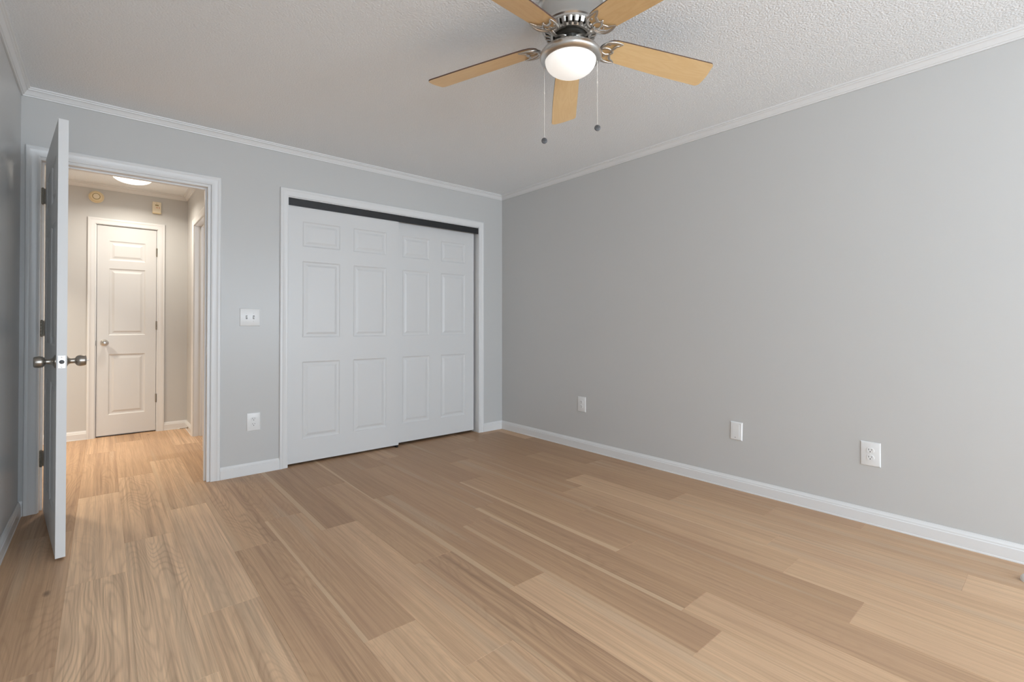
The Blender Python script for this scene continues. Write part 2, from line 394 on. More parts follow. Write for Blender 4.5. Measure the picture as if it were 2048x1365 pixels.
# hall
HD0, HD1, HDZ = -0.052, 0.412, 2.052     # narrow hall door opening
SD0, SD1, SDZ = 4.912, 5.532, 2.050      # side doorway of the hall (along y)
w = MB()
w.box((XHL, YH, 0), (HD0 - J, YH + 0.1, ZC)); w.box((HD0 - J, YH, HDZ + J), (HD1 + J, YH + 0.1, ZC)); w.box((HD1 + J, YH, 0), (XH + WT, YH + 0.1, ZC))
w.box((HD0 - J, YH + 0.06, 0), (HD1 + J, YH + 0.1, HDZ + J))
struct(w, 'wall_hall_end', M_HWALL, 'pale greige wall at the end of the hall, around the narrow white door', 'wall')
w = MB()
w.box((XH, YB + WT, 0), (XH + WT, SD0 - J, ZC)); w.box((XH, SD0 - J, SDZ + J), (XH + WT, SD1 + J, ZC)); w.box((XH, SD1 + J, 0), (XH + WT, YH, ZC))
struct(w, 'wall_hall_right', M_HWALL, 'pale greige side wall of the hall with a cased doorway', 'wall')
w = MB(); w.box((XHL - 0.1, YB + WT, 0), (XHL, YH + 0.1, ZC)); struct(w, 'wall_hall_left', M_HWALL, 'pale greige wall closing the hall, hidden behind the open door', 'wall')
w = MB(); w.box((XHL - 0.1, YB, 0), (XL - 0.1, YB + WT, ZC)); struct(w, 'wall_hall_front', M_HWALL, 'pale greige hall wall continuing behind the bedroom side wall', 'wall')
w = MB()
w.box((XH + WT, 4.72, 0), (2.2, 4.80, ZC)); w.box((XH + WT, 5.98, 0), (2.2, 6.06, ZC)); w.box((2.2, 4.72, 0), (2.28, 6.06, ZC))
struct(w, 'wall_side_room', M_HWALL, 'pale greige walls of the small room through the hall side doorway', 'wall')
w = MB(); w.box((XHL - 0.1, YB + WT, ZC), (2.28, YH + 0.1, ZC + 0.08))
struct(w, 'ceiling_hall', M_CEIL, 'off-white stippled hall ceiling carrying the round light', 'ceiling')
w = MB()
w.box((CX0 - 0.35, YB + WT + 0.6, 0), (XR + 0.1, YB + WT + 0.68, ZC)); w.box((XR, YB + WT, 0), (XR + 0.1, YB + WT + 0.6, ZC))
w.box((CX0 - 0.35, YB + WT, 0), (CX0 - 0.27, YB + WT + 0.6, ZC)); w.box((CX0 - 0.27, YB + WT, ZC), (XR + 0.1, YB + WT + 0.68, ZC + 0.08))
w.box((CX0 - 0.27, YB + WT, -0.03), (XR + 0.1, YB + WT + 0.6, -0.001))
struct(w, 'wall_closet', M_WALL, 'light grey inside of the closet behind the sliding doors', 'wall')

# ------------------------------------------------------------------ trim
CROWN = [(0, 0), (0, -0.048), (0.007, -0.048), (0.009, -0.041), (0.013, -0.040), (0.017, -0.030), (0.025, -0.019), (0.031, -0.016), (0.032, -0.010), (0.038, -0.008), (0.039, 0)]
BASE = [(0, 0), (0.016, 0), (0.016, 0.006), (0.014, 0.008), (0.014, 0.058), (0.011, 0.062), (0.011, 0.068), (0.008, 0.074), (0.005, 0.080), (0.004, 0.084), (0, 0.084)]
def run(name, prof, mt, a, b, out, label, cat, ea=0, eb=0):
    return struct(MB().sweep(prof, a, b, out, ea=ea, eb=eb), name, mt, label, cat, smooth=25)
E = 0.0005
run('trim_1', CROWN, M_TRIM, (XL, YB - E, ZC), (XR, YB - E, ZC), (0, -1, 0), 'white crown moulding above the hall doorway and closet', 'crown moulding', 1, 1)
run('trim_2', CROWN, M_TRIM, (XR - E, YB, ZC), (XR - E, YR, ZC), (-1, 0, 0), 'white crown moulding along the top of the long bare wall', 'crown moulding', 1, 1)
run('trim_3', CROWN, M_TRIM, (XL + E, YR, ZC), (XL + E, YB, ZC), (1, 0, 0), 'white crown moulding above the open door, on the side wall', 'crown moulding', 1, 1)
run('trim_4', CROWN, M_TRIM, (XHL, YH - E, ZC), (XH, YH - E, ZC), (0, -1, 0), 'white crown moulding at the end of the hall, above the round detector', 'crown moulding', 1, 1)
run('trim_5', CROWN, M_TRIM, (XH - E, YH, ZC), (XH - E, YB + WT, ZC), (-1, 0, 0), 'white crown moulding above the hall side doorway', 'crown moulding', 1, 0)
run('baseboard_right', BASE, M_TRIM, (XR - E, YB, 0), (XR - E, YR, 0), (-1, 0, 0), 'long white baseboard along the bare grey wall', 'baseboard', 1, 1)
run('baseboard_left', BASE, M_TRIM, (XL + E, YR, 0), (XL + E, YB, 0), (1, 0, 0), 'white baseboard on the side wall behind the open door', 'baseboard', 1, 1)
run('baseboard_back', BASE, M_TRIM, (0.624, YB - E, 0), (1.009, YB - E, 0), (0, -1, 0), 'short white baseboard between the hall doorway and the closet', 'baseboard')
run('baseboard_back_corner', BASE, M_TRIM, (2.931, YB - E, 0), (XR, YB - E, 0), (0, -1, 0), 'short white baseboard between the closet and the room corner', 'baseboard', 0, 1)
run('baseboard_back_door', BASE, M_TRIM, (XL, YB - E, 0), (-0.343, YB - E, 0), (0, -1, 0), 'tiny piece of white baseboard beside the hinge-side casing', 'baseboard', 1, 0)
run('baseboard_rear', BASE, M_TRIM, (XR, YR + E, 0), (XL, YR + E, 0), (0, 1, 0), 'white baseboard below the added wide window, behind the viewer', 'baseboard', 1, 1)
run('baseboard_hall_end', BASE, M_TRIM, (XHL, YH - E, 0), (HD0 - 0.066, YH - E, 0), (0, -1, 0), 'white hall baseboard on the knob side of the narrow door', 'baseboard')
run('baseboard_hall_corner', BASE, M_TRIM, (HD1 + 0.066, YH - E, 0), (XH, YH - E, 0), (0, -1, 0), 'white hall baseboard on the hinge side of the narrow door', 'baseboard', 0, 1)
run('baseboard_hall_side', BASE, M_TRIM, (XH - E, YH, 0), (XH - E, SD1 + 0.066, 0), (-1, 0, 0), 'short white hall baseboard between corner and side doorway', 'baseboard', 1, 0)
run('baseboard_hall_jamb', BASE, M_TRIM, (XH - E, SD0 - 0.066, 0), (XH - E, YB + WT, 0), (-1, 0, 0), 'white hall baseboard seen just past the doorway jamb', 'baseboard', 0, 0)

CAS = [(0, 0), (0, 0.009), (0.006, 0.011), (0.009, 0.010), (0.014, 0.010), (0.030, 0.0115), (0.038, 0.014), (0.042, 0.0165), (0.052, 0.017), (0.056, 0.0155), (0.0585, 0.012), (0.0585, 0)]
def casing(name, x0, x1, z1, M, label, mt=M_TRIM, prof=CAS, rv=0.005):
    """U of mitred casing; local x across, y out of the wall, z up"""
    vs = []; fs = []; n = len(prof)
    x0 -= rv; x1 += rv; z1 += rv
    for st in range(4):
        for (u, t) in prof:
            vs.append([(x0 - u, t, 0), (x0 - u, t, z1 + u), (x1 + u, t, z1 + u), (x1 + u, t, 0)][st])
    for st in range(3):
        for i in range(n):
            a = st * n + i; b2 = st * n + (i + 1) % n; fs.append((a, b2, b2 + n, a + n))
    fs += [tuple(range(n - 1, -1, -1)), tuple(range(3 * n, 4 * n))]
    return struct(MB().add(vs, fs, M=M), name, mt, label, 'door casing', smooth=25)
MBACK = Matrix.Translation((0, YB - E, 0)) @ Matrix.Scale(-1, 4, (0, 1, 0))
casing('trim_6', EX0, EX1 + 0.015, EZ + 0.012, MBACK, 'white casing around the hall doorway')
casing('trim_7', CX0 + 0.005, CX1 - 0.004, CZ + 0.002, MBACK, 'white casing around the closet opening')
MHALL = Matrix.Translation((0, YH - E, 0)) @ Matrix.Scale(-1, 4, (0, 1, 0))
casing('trim_8', HD0 - 0.003, HD1 + 0.003, HDZ, MHALL, 'white casing around the narrow door at the end of the hall')
MSIDE = Matrix(((0, -1, 0, XH - E), (-1, 0, 0, 0), (0, 0, 1, 0), (0, 0, 0, 1)))
casing('trim_9', -SD1, -SD0, SDZ, MSIDE, 'white casing around the hall side doorway')
# jambs: boards lining the openings, with a stop
def jamb(name, x0, x1, z1, ya, yb, label, stop=None, M=None):
    m = MB()
    for (a, b2) in (((x0 - J, ya, 0), (x0, yb, z1 + J)), ((x1, ya, 0), (x1 + J, yb, z1 + J)), ((x0, ya, z1), (x1, yb, z1 + J))): m.box(a, b2, M=M)
    if stop:
        s0, s1 = stop; t = 0.011
        m.box((x0, s0, 0), (x0 + t, s1, z1), M=M); m.box((x1 - t, s0, 0), (x1, s1, z1), M=M); m.box((x0 + t, s0, z1 - t), (x1 - t, s1, z1), M=M)
    return struct(m, name, M_TRIM, label, 'door jamb', bevel=0.0012)
jamb('trim_10', EX0, EX1, EZ, YB, YB + WT, 'white jamb lining the hall doorway', (YB + 0.042, YB + 0.075))
jamb('trim_11', CX0, CX1, CZ, YB, YB + WT, 'white jamb lining the closet opening')
jamb('trim_12', HD0, HD1, HDZ, YH + 0.002, YH + 0.06, 'white jamb lining the narrow hall door')
MJ = Matrix(((0, 1, 0, 0), (-1, 0, 0, 0), (0, 0, 1, 0), (0, 0, 0, 1)))
jamb('trim_13', -SD1, -SD0, SDZ, XH, XH + WT, 'white jamb lining the hall side doorway', (XH + 0.05, XH + 0.08), M=MJ)

# ------------------------------------------------------------------ panelled doors
def slab(wd, ht, th, panels, both=True):
    """door slab in local space: x 0..wd, y 0..th (front at y=0), z 0..ht, with moulded raised panels [(x0,x1,z0,z1)]"""
    m = MB()
    xs = sorted({0, wd, *[q for p in panels for q in p[:2]]}); zs = sorted({0, ht, *[q for p in panels for q in p[2:]]})
    steps = [(0.0, 0.0), (0.006, 0.0045), (0.013, 0.0065), (0.024, 0.0065), (0.042, 0.0010)]
    for side in ((0, 1) if both else (0,)):
        yb = 0 if side == 0 else th; sg = 1 if side == 0 else -1
        for i in range(len(xs) - 1):
            for k in range(len(zs) - 1):
                a = (xs[i], xs[i + 1], zs[k], zs[k + 1]); pn = any(p[0] <= a[0] + 1e-6 and p[1] >= a[1] - 1e-6 and p[2] <= a[2] + 1e-6 and p[3] >= a[3] - 1e-6 for p in panels)
                if not pn: m.add([(a[0], yb, a[2]), (a[1], yb, a[2]), (a[1], yb, a[3]), (a[0], yb, a[3])], [(0, 1, 2, 3) if side == 0 else (3, 2, 1, 0)])
        for p in panels:
            vs = []
            for (ins, d) in steps:
                y = yb + sg * d
                vs += [(p[0] + ins, y, p[2] + ins), (p[1] - ins, y, p[2] + ins), (p[1] - ins, y, p[3] - ins), (p[0] + ins, y, p[3] - ins)]
            fs = [(s * 4 + i, s * 4 + (i + 1) % 4, s * 4 + 4 + (i + 1) % 4, s * 4 + 4 + i) for s in range(len(steps) - 1) for i in range(4)]
            fs.append(tuple(range(4 * len(steps) - 4, 4 * len(steps))))
            if side: fs = [q[::-1] for q in fs]
            m.add(vs, fs)
    m.add([(0, 0, 0), (0, th, 0), (0, th, ht), (0, 0, ht)], [(0, 3, 2, 1)]); m.add([(wd, 0, 0), (wd, th, 0), (wd, th, ht), (wd, 0, ht)], [(0, 1, 2, 3)])
    m.add([(0, 0, 0), (wd, 0, 0), (wd, th, 0), (0, th, 0)], [(0, 3, 2, 1)]); m.add([(0, 0, ht), (wd, 0, ht), (wd, th, ht), (0, th, ht)], [(0, 1, 2, 3)])
    if not both: m.add([(0, th, 0), (wd, th, 0), (wd, th, ht), (0, th, ht)], [(3, 2, 1, 0)])
    return m
def merge_build(m, name, mt, parent=None):
    o = m.build(name, mt, parent)
    bm = bmesh.new(); bm.from_mesh(o.data); bmesh.ops.remove_doubles(bm, verts=bm.verts, dist=1e-5)
    bmesh.ops.recalc_face_normals(bm, faces=bm.faces); bm.to_mesh(o.data); bm.free()
    o.data.shade_smooth(); o.data.set_sharp_from_angle(angle=R(12))
    return o
def panels6(wd, z0, st):
    """six-panel pattern; st: (x0,x1) of the two columns; heights measured from the floor minus z0"""
    rows = [(0.193, 0.797), (0.986, 1.583), (1.697, 1.893)]
    return [(a, b, r0 - z0, r1 - z0) for (a, b) in st for (r0, r1) in rows]
def knob_set(parent, M, name='knob', key=False, mt=None):
    """round door knob along +y of M"""
    mt = mt or M_NICKD
    prof = [(0.0, 0.0), (0.031, 0.0), (0.031, 0.003), (0.024, 0.006), (0.016, 0.010), (0.0125, 0.017), (0.0118, 0.030), (0.0135, 0.034), (0.0205, 0.0375), (0.0245, 0.043), (0.0262, 0.049),
            (0.0268, 0.054), (0.025, 0.066), (0.0235, 0.071), (0.021, 0.073), (0.0, 0.0735)]
    RX = M @ Matrix.Rotation(R(-90), 4, 'X')
    k = MB().lathe(prof[1:-1], 40, M=RX).build(name, mt, parent, smooth=40)
    if key:
        MB().lathe([(0.0035, 0.0735), (0.003, 0.079), (0.0012, 0.085)], 12, M=RX).build('lock_button', M_CHROME, k, smooth=40)
    return k
def hinge(parent, loc, rz, name='hinge', leafs=True, h=0.089, r=0.006):
    m = MB()
    n = 5; seg = h / n
    for i in range(n):
        m.lathe([(r, i * seg + 0.0006), (r, (i + 1) * seg - 0.0006)], 14)
    m.lathe([(r * 0.6, -0.004), (r * 0.9, -0.001), (r * 0.9, 0.0), (r * 0.5, 0.001)], 12); m.lathe([(r * 0.5, h - 0.001), (r * 0.9, h), (r * 0.9, h + 0.001), (r * 0.6, h + 0.004)], 12)
    if leafs:
        m.box((-0.001, 0.0, 0), (0.001, 0.032, h)); m.box((0.004, -0.001, 0), (0.024, 0.001, h))
    o = m.build(name, M_BRASS, parent, smooth=40); o.location = loc; o.rotation_euler = (0, 0, rz)
    return o

# entry door, standing open into the room
LC = Vector((-0.162, 3.022)); HC = Vector((-0.2575, 3.842))      # left-face corners: latch end, hinge end
dv = (LC - HC); DL = dv.length; ang = math.atan2(dv.y, dv.x)      # local +x runs hinge -> latch
door = tag(empty('door_1', (HC.x, HC.y, 0), ang), 'white six-panel bedroom door standing open, seen edge-on', 'door', kind='structure')
DW, DZ0 = DL, 0.012
cols = [(0.108, 0.368), (DW - 0.368, DW - 0.108)]
# local y: right hand side (towards the doorway) is +y when x runs to the latch ( rotate -83 deg ) -> +y points to +x world
lf = merge_build(slab(DW, 2.026, 0.035, panels6(DW, DZ0, cols)), 'leaf', M_DOOR, door); lf.location = (0, 0, DZ0)
MK = Matrix.Translation((DW - 0.064, 0.0, 0.913)) @ Matrix.Rotation(PI, 4, 'Z')
knob_set(door, MK, 'knob')
knob_set(door, Matrix.Translation((DW - 0.064, 0.035, 0.913)), 'knob', key=True)
m = MB(); m.box((DW - 0.0008, 0.0045, 0.884), (DW + 0.0012, 0.0305, 0.942))
lp = m.build('latch_plate', M_CHROME, door, bevel=0.0008)
MX = Matrix.Translation((DW + 0.001, 0.0175, 0)) @ Matrix.Rotation(R(90), 4, 'Y')
def atx(z): return Matrix.Translation((DW + 0.001, 0.0175, z)) @ Matrix.Rotation(R(90), 4, 'Y')
MB().lathe([(0.0095, -0.0005), (0.0095, 0.002), (0.008, 0.008), (0.006, 0.009)], 24, M=atx(0.913)).build('latch_bolt', M_FOB, lp, smooth=40)
for z in (0.891, 0.935):
    MB().lathe([(0.0042, -0.0005), (0.0042, 0.0006), (0.003, 0.0012)], 14, M=atx(z)).build('screw', M_NICK, lp, smooth=40)
for z in (0.27, 1.02, 1.785):
    hinge(door, (-0.010, -0.011, z), R(8))
# strike plate on the far jamb
m = MB(); m.box((EX1 - 0.0012, YB + 0.012, 0.885), (EX1 + 0.0008, YB + 0.036, 0.945))
sp_ = m.build('strike_plate', M_NICK, None, bevel=0.0006)
tag(sp_, 'small metal strike plate on the hall doorway jamb', 'strike plate')

# sliding closet doors
YD1, YD2 = YB + 0.012, YB + 0.053
d2 = tag(empty('door_2', (CX0 + 0.001, YD1, 0)), 'white six-panel sliding closet door overlapping in front, nearer the light switch', 'door', kind='structure')
wL = 1.998 - CX0 - 0.001
o = merge_build(slab(wL, 2.012, 0.035, panels6(wL, 0.018, [(1.176 - CX0, 1.470 - CX0), (1.583 - CX0, 1.879 - CX0)])), 'leaf', M_DOOR, d2); o.location = (0, 0, 0.018)
d3 = tag(empty('door_3', (1.934, YD2, 0)), 'white six-panel sliding closet door running behind, nearer the room corner', 'door', kind='structure')
wR = 2.850 - 1.934
o = merge_build(slab(wR, 2.005, 0.035, panels6(wR, 0.024, [(2.056 - 1.934, 2.337 - 1.934), (2.463 - 1.934, 2.745 - 1.934)])), 'leaf', M_DOOR, d3); o.location = (0, 0, 0.024)
m = MB(); m.box((CX0, YB + 0.003, 2.004), (CX1, YB + 0.009, 2.060)); m.box((CX0, YB + 0.009, 2.052), (CX1, YB + 0.095, 2.060))
tag(m.build('sliding_door_track', M_BLACK), 'black metal sliding track across the top of the closet', 'door track')
m = MB(); m.box((1.972, YB + 0.002, 0), (1.990, YB + 0.011, 0.016)); m.box((1.972, YB + 0.002, 0), (1.990, YB + 0.092, 0.005)); m.box((1.972, YB + 0.0475, 0.005), (1.990, YB + 0.0515, 0.022)); m.box((1.972, YB + 0.089, 0), (1.990, YB + 0.092, 0.022))
tag(m.build('sliding_door_guide', M_BLACK), 'small black floor guide where the closet doors overlap', 'door guide')

# narrow hall door
HW = HD1 - HD0 - 0.006
d4 = tag(empty('door_4', (HD0 + 0.003, YH + 0.008, 0)), 'narrow white three-panel door at the end of the hall', 'door', kind='structure')
p3 = [(0.088, HW - 0.088, 0.21, 0.80), (0.088, HW - 0.088, 0.985, 1.635), (0.088, HW - 0.088, 1.715, 1.905)]
o = merge_build(slab(HW, HDZ - 0.018, 0.035, [(a, b, c - 0.014, d - 0.014) for a, b, c, d in p3], both=False), 'leaf', M_DOOR, d4); o.location = (0, 0, 0.014)
knob_set(d4, Matrix.Translation((0.058, 0.0, 0.912)) @ Matrix.Rotation(PI, 4, 'Z'), 'knob', mt=M_NICK)
MB().box((-0.006, -0.006, 0.885), (-0.001, 0.004, 0.935)).build('latch', M_BRASS, d4)
for z in (0.30, 1.04, 1.785):
    hinge(d4, (HW + 0.002, -0.0065, z), 0, leafs=False, h=0.08, r=0.006)

# ------------------------------------------------------------------ unseen windows, added behind the camera to let daylight in
def window(name, x0, x1, z0, z1, M, label):
    root = tag(empty(name), label, 'window', kind='structure')
    m = MB(); t = 0.03
    for a, b2 in (((x0, 0, z0), (x0 + t, 0.1, z1)), ((x1 - t, 0, z0), (x1, 0.1, z1)), ((x0 + t, 0, z1 - t), (x1 - t, 0.1, z1)), ((x0 + t, 0, z0), (x1 - t, 0.1, z0 + t))): m.box(a, b2, M=M)
    m.build('window_frame', M_TRIM, root)
    zm = (z0 + z1) / 2
    for (a0, a1, yy) in ((z0 + t, zm + 0.02, 0.03), (zm - 0.02, z1 - t, 0.055)):
        s = MB(); s.box((x0 + t, yy, a0), (x0 + t + 0.035, yy + 0.022, a1), M=M); s.box((x1 - t - 0.035, yy, a0), (x1 - t, yy + 0.022, a1), M=M)
        s.box((x0 + t + 0.035, yy, a1 - 0.035), (x1 - t - 0.035, yy + 0.022, a1), M=M); s.box((x0 + t + 0.035, yy, a0), (x1 - t - 0.035, yy + 0.022, a0 + 0.035), M=M)
        so = s.build('sash', M_TRIM, root)
        MB().box((x0 + t + 0.035, yy + 0.009, a0 + 0.035), (x1 - t - 0.035, yy + 0.012, a1 - 0.035), M=M).build('pane', M_PANE, so)
    MB().box((x0 - 0.04, -0.03, z0 - 0.022), (x1 + 0.04, 0.0, z0), M=M).build('window_sill', M_TRIM, root, bevel=0.003)
    return root
window('added_window_1', WL[0], WL[1], WL[2], WL[3], Matrix(((0, -1, 0, XL), (1, 0, 0, 0), (0, 0, 1, 0), (0, 0, 0, 1))), 'added white sash window in the side wall, unseen behind the viewer')
window('added_window_2', WR[0], WR[1], WR[2], WR[3], Matrix(((1, 0, 0, 0), (0, -1, 0, YR), (0, 0, 1, 0), (0, 0, 0, 1))), 'added wide white sash window in the wall behind the viewer, unseen')

window('added_window_3', -WG[1], -WG[0], WG[2], WG[3], Matrix(((0, 1, 0, XR), (-1, 0, 0, 0), (0, 0, 1, 0), (0, 0, 0, 1))), 'added white sash window in the long bare wall, unseen behind the viewer')
# ------------------------------------------------------------------ cover plates (local: x across, y out of the wall is -y, z up, centre at origin)
def plate_mb(wd, ht, t=0.0065):
    m = MB(); a, b2 = wd / 2, ht / 2; c = 0.005
    vs = []
    for (ins, y) in ((0, 0), (0, -0.002), (0.0022, -0.0048), (c + 0.002, -t)):
        vs += [(-a + ins, y, -b2 + ins), (a - ins, y, -b2 + ins), (a - ins, y, b2 - ins), (-a + ins, y, b2 - ins)]
    fs = [(s * 4 + i, s * 4 + (i + 1) % 4, s * 4 + 4 + (i + 1) % 4, s * 4 + 4 + i) for s in range(3) for i in range(4)] + [(12, 13, 14, 15), (3, 2, 1, 0)]
    return m.add(vs, fs)
def screw(parent, x, z, y=-0.0065):
    MB().lathe([(0.0034, 0.0), (0.0034, 0.0008), (0.002, 0.0014)], 14, M=Matrix.Translation((x, y, z)) @ Matrix.Rotation(R(90), 4, 'X')).build('screw', M_PLATE, parent, smooth=40)
def outlet(wd=0.090, ht=0.130):
    root = empty('wall_outlet')
    plate_mb(wd, ht).build('cover_plate', M_PLATE, root, smooth=20)
    for zc in (0.0195, -0.0195):
        m = MB(); n = 32; vs = []
        for y, k in ((-0.0062, 1.0), (-0.0085, 1.0), (-0.0090, 0.965)):
            for i in range(n):
                w_ = 2 * PI * i / n; x = 0.0172 * math.cos(w_) * k; z = max(-0.0138, min(0.0138, 0.0172 * math.sin(w_))) * k
                vs.append((x, y, zc + z))
        fs = [(j * n + i, j * n + (i + 1) % n, (j + 1) * n + (i + 1) % n, (j + 1) * n + i) for j in range(2) for i in range(n)] + [tuple(range(2 * n, 3 * n))]
        m.add(vs, fs)
        rc = m.build('receptacle', M_PLATE, root, smooth=30)
        s = MB(); s.box((-0.0080, -0.0093, zc + 0.0005), (-0.0058, -0.0088, zc + 0.0095)); s.box((0.0058, -0.0093, zc + 0.0015), (0.0080, -0.0088, zc + 0.0085))
        s.lathe([(0.0027, 0), (0.0027, 0.0005)], 14, M=Matrix.Translation((0, -0.0088, zc - 0.0065)) @ Matrix.Rotation(R(90), 4, 'X'))
        s.build('socket_slots', M_SLOT, rc)
    screw(root, 0, 0)
    return root
G = 'duplex outlets on the bedroom walls'
o1 = outlet(); o1.location = (0.8345, YB - E, 0.3795)
tag(o1, 'white outlet on the grey wall between hall doorway and closet', 'outlet', G)
o2 = copy_tree(o1); o2.location = (XR - E, 2.769, 0.392); o2.rotation_euler = (0, 0, R(-90))
tag(o2, 'white outlet on the long bare wall, closest to the room corner', 'outlet', G)
o3 = copy_tree(o1); o3.location = (XR - E, 0.705, 0.381); o3.rotation_euler = (0, 0, R(-90))
tag(o3, 'white outlet on the long bare wall, farthest from the room corner', 'outlet', G)
bl = empty('blank_cover_plate', (XR - E, 1.430, 0.384), R(-90)); tag(bl, 'blank white cover plate between the two outlets of the long wall', 'wall plate')
cp = plate_mb(0.080, 0.120, 0.008).build('cover_plate', M_PLATE, bl, smooth=20); cp.rotation_euler = (0, R(1.2), 0)
MB().box((-0.022, -0.0095, -0.045), (0.022, -0.0075, 0.045)).build('insert', M_PLATE, bl, bevel=0.0015).rotation_euler = (0, R(1.2), 0)
MB().lathe([(0.0026, 0.0), (0.0026, 0.0008)], 12, M=Matrix.Translation((-0.004, -0.0095, -0.041)) @ Matrix.Rotation(R(90), 4, 'X')).build('screw', M_FOB, bl)
sw = empty('light_switch', (0.809, YB - E, 1.140)); tag(sw, 'double toggle light switch with white plate beside the hall doorway', 'light switch')
plate_mb(0.132, 0.128).build('cover_plate', M_PLATE, sw, smooth=20)
for x, up in ((-0.023, 1), (0.023, -1)):
    m = MB(); m.box((x - 0.0055, -0.0070, -0.0125), (x + 0.0055, -0.0062, 0.0125), 1)
    m.add([(x - 0.004, -0.0066, -0.0085), (x + 0.004, -0.0066, -0.0085), (x + 0.004, -0.0066, 0.0085), (x - 0.004, -0.0066, 0.0085),
           (x - 0.003, -0.016, up * 0.007 - 0.002), (x + 0.003, -0.016, up * 0.007 - 0.002), (x + 0.003, -0.016, up * 0.007 + 0.002), (x - 0.003, -0.016, up * 0.007 + 0.002)],
          [(4, 5, 6, 7), (0, 1, 5, 4), (1, 2, 6, 5), (2, 3, 7, 6), (3, 0, 4, 7)])
    m.build('toggle', [M_PLATE, M_FOB], sw)
    for z in (0.030, -0.030): screw(sw, x, z)

# ------------------------------------------------------------------ hall fittings
sd = empty('smoke_detector', (-0.057, YH - E, 2.312)); tag(sd, 'round yellowed smoke detector high on the end wall of the hall', 'smoke detector')
RXm = Matrix.Rotation(R(90), 4, 'X')
MB().lathe([(0.055, 0.0), (0.055, 0.010), (0.054, 0.014), (0.052, 0.015), (0.050, 0.017), (0.046, 0.030), (0.042, 0.034), (0.030, 0.036)], 48, M=RXm).build('body', M_BEIGE, sd, smooth=25)
MB().lathe([(0.031, 0.035), (0.029, 0.037), (0.024, 0.037)], 40, M=RXm, cap0=False).build('vent_ring', M_OLIVE, sd, smooth=25)
MB().lathe([(0.024, 0.034), (0.024, 0.041), (0.021, 0.043), (0.006, 0.043), (0.005, 0.042)], 40, M=RXm).build('centre_cap', M_BEIGE2, sd, smooth=25)
MB().lathe([(0.057, 0.0), (0.057, 0.009), (0.054, 0.011)], 40, M=RXm).build('base_plate', M_BEIGE2, sd, smooth=25)
ch = empty('wall_alarm', (0.408, YH - E, 2.280)); tag(ch, 'small rectangular beige alarm high on the hall end wall, near its corner', 'alarm')
MB().box((-0.036, -0.030, -0.054), (0.036, 0, 0.058)).build('housing', M_BEIGE2, ch, bevel=0.006, seg=3)
MB().box((-0.036, -0.033, -0.060), (0.036, 0, -0.050)).build('battery_door', M_BEIGE, ch, bevel=0.003)
MB().box((-0.014, -0.0312, 0.016), (0.014, -0.0295, 0.030)).build('display', M_OLIVE, ch)
MB().lathe([(0.003, 0.0295), (0.003, 0.0312)], 12, M=Matrix.Translation((-0.002, 0, 0.044)) @ RXm).build('indicator', M_OLIVE, ch)
for x in (-0.004, 0.006, 0.020):
    MB().box((x - 0.0022, -0.0312, -0.008 if x < 0.01 else -0.012), (x + 0.0022, -0.0295, 0.006 if x < 0.01 else 0.010)).build('button', mat('alarm_red', (0.62, 0.28, 0.16), 0.5) if x == -0.004 else bpy.data.materials['alarm_red'], ch)
hl = empty('ceiling_light', (0.195, 5.53, ZC)); tag(hl, 'glowing round white dome light on the hall ceiling', 'ceiling light')
MB().lathe([(0.150, 0.0), (0.150, -0.012), (0.145, -0.016)], 56).build('base_ring', M_TRIM, hl, smooth=30)
prof = [(0.142 * math.cos(t), -0.014 - 0.055 * math.sin(t)) for t in [i / 12 * PI / 2 for i in range(12)]] + [(0.004, -0.069)]
MB().lathe(prof, 56).build('glass_dome', M_HBOWL, hl, smooth=60)

ll = bpy.data.lights.new('hall_bulb', 'AREA'); ll.shape = 'DISK'; ll.size = 0.15; ll.energy = 9.5; ll.color = (1.0, 0.92, 0.80); ll.spread = R(155)
lo = bpy.data.objects.new('hall_bulb', ll); COL.objects.link(lo); lo.location = (0.195, 5.53, ZC - 0.0705)
hl2 = copy_tree(hl); hl2.location = (-0.9, 5.2, ZC); tag(hl2, 'added round dome light further along the hall, unseen, brightening its floor')
lo2 = lo.copy(); lo2.data = ll.copy(); lo2.data.energy = 22.0; lo2.data.color = (1.0, 0.90, 0.74); lo2.data.spread = R(100); COL.objects.link(lo2); lo2.location = (-0.9, 5.2, ZC - 0.0705)  # lamp of the added, unseen dome; brightens the hall floor
def door_stop(loc, d, ln, label, tip=0.010):
    root = empty('door_stop', loc); tag(root, label, 'door stop')
    d = Vector(d).normalized(); P0 = Vector((0, 0, 0))
    pts = []; n = 90; a = d.cross(Vector((0, 0, 1))).normalized(); c = a.cross(d)
    for i in range(n):
        t = i / (n - 1); w_ = t * 2 * PI * 15; pts.append(P0 + d * (0.006 + (ln - 0.02) * t) + (a * math.cos(w_) + c * math.sin(w_)) * 0.0042)
    MB().tube(pts, 0.0011, 6).build('spring', M_BRASS, root, smooth=60)
    q = d.to_track_quat('Z', 'Y').to_matrix().to_4x4()
    MB().lathe([(0.010, 0.0), (0.010, 0.003), (0.006, 0.008)], 20, M=q).build('mount', M_BRASS, root, smooth=40)
    MB().lathe([(0.006, ln - 0.016), (tip, ln - 0.012), (tip, ln - 0.004), (tip * 0.6, ln)], 20, M=q).build('rubber_tip', M_RUB, root, smooth=40)
    return root
door_stop((XH - 0.016, 5.80, 0.045), (-1, 0, 0), 0.085, 'thin spring door stop on the hall baseboard near the corner', 0.007)
fs_ = empty('floor_bumper', (2.968, 0.118, 0)); tag(fs_, 'small white dome bumper on the floor by the long baseboard', 'door stop')
MB().lathe([(0.022, 0.0), (0.0225, 0.006), (0.020, 0.018), (0.014, 0.027), (0.005, 0.031)], 28).build('dome', M_RUB, fs_, smooth=50)

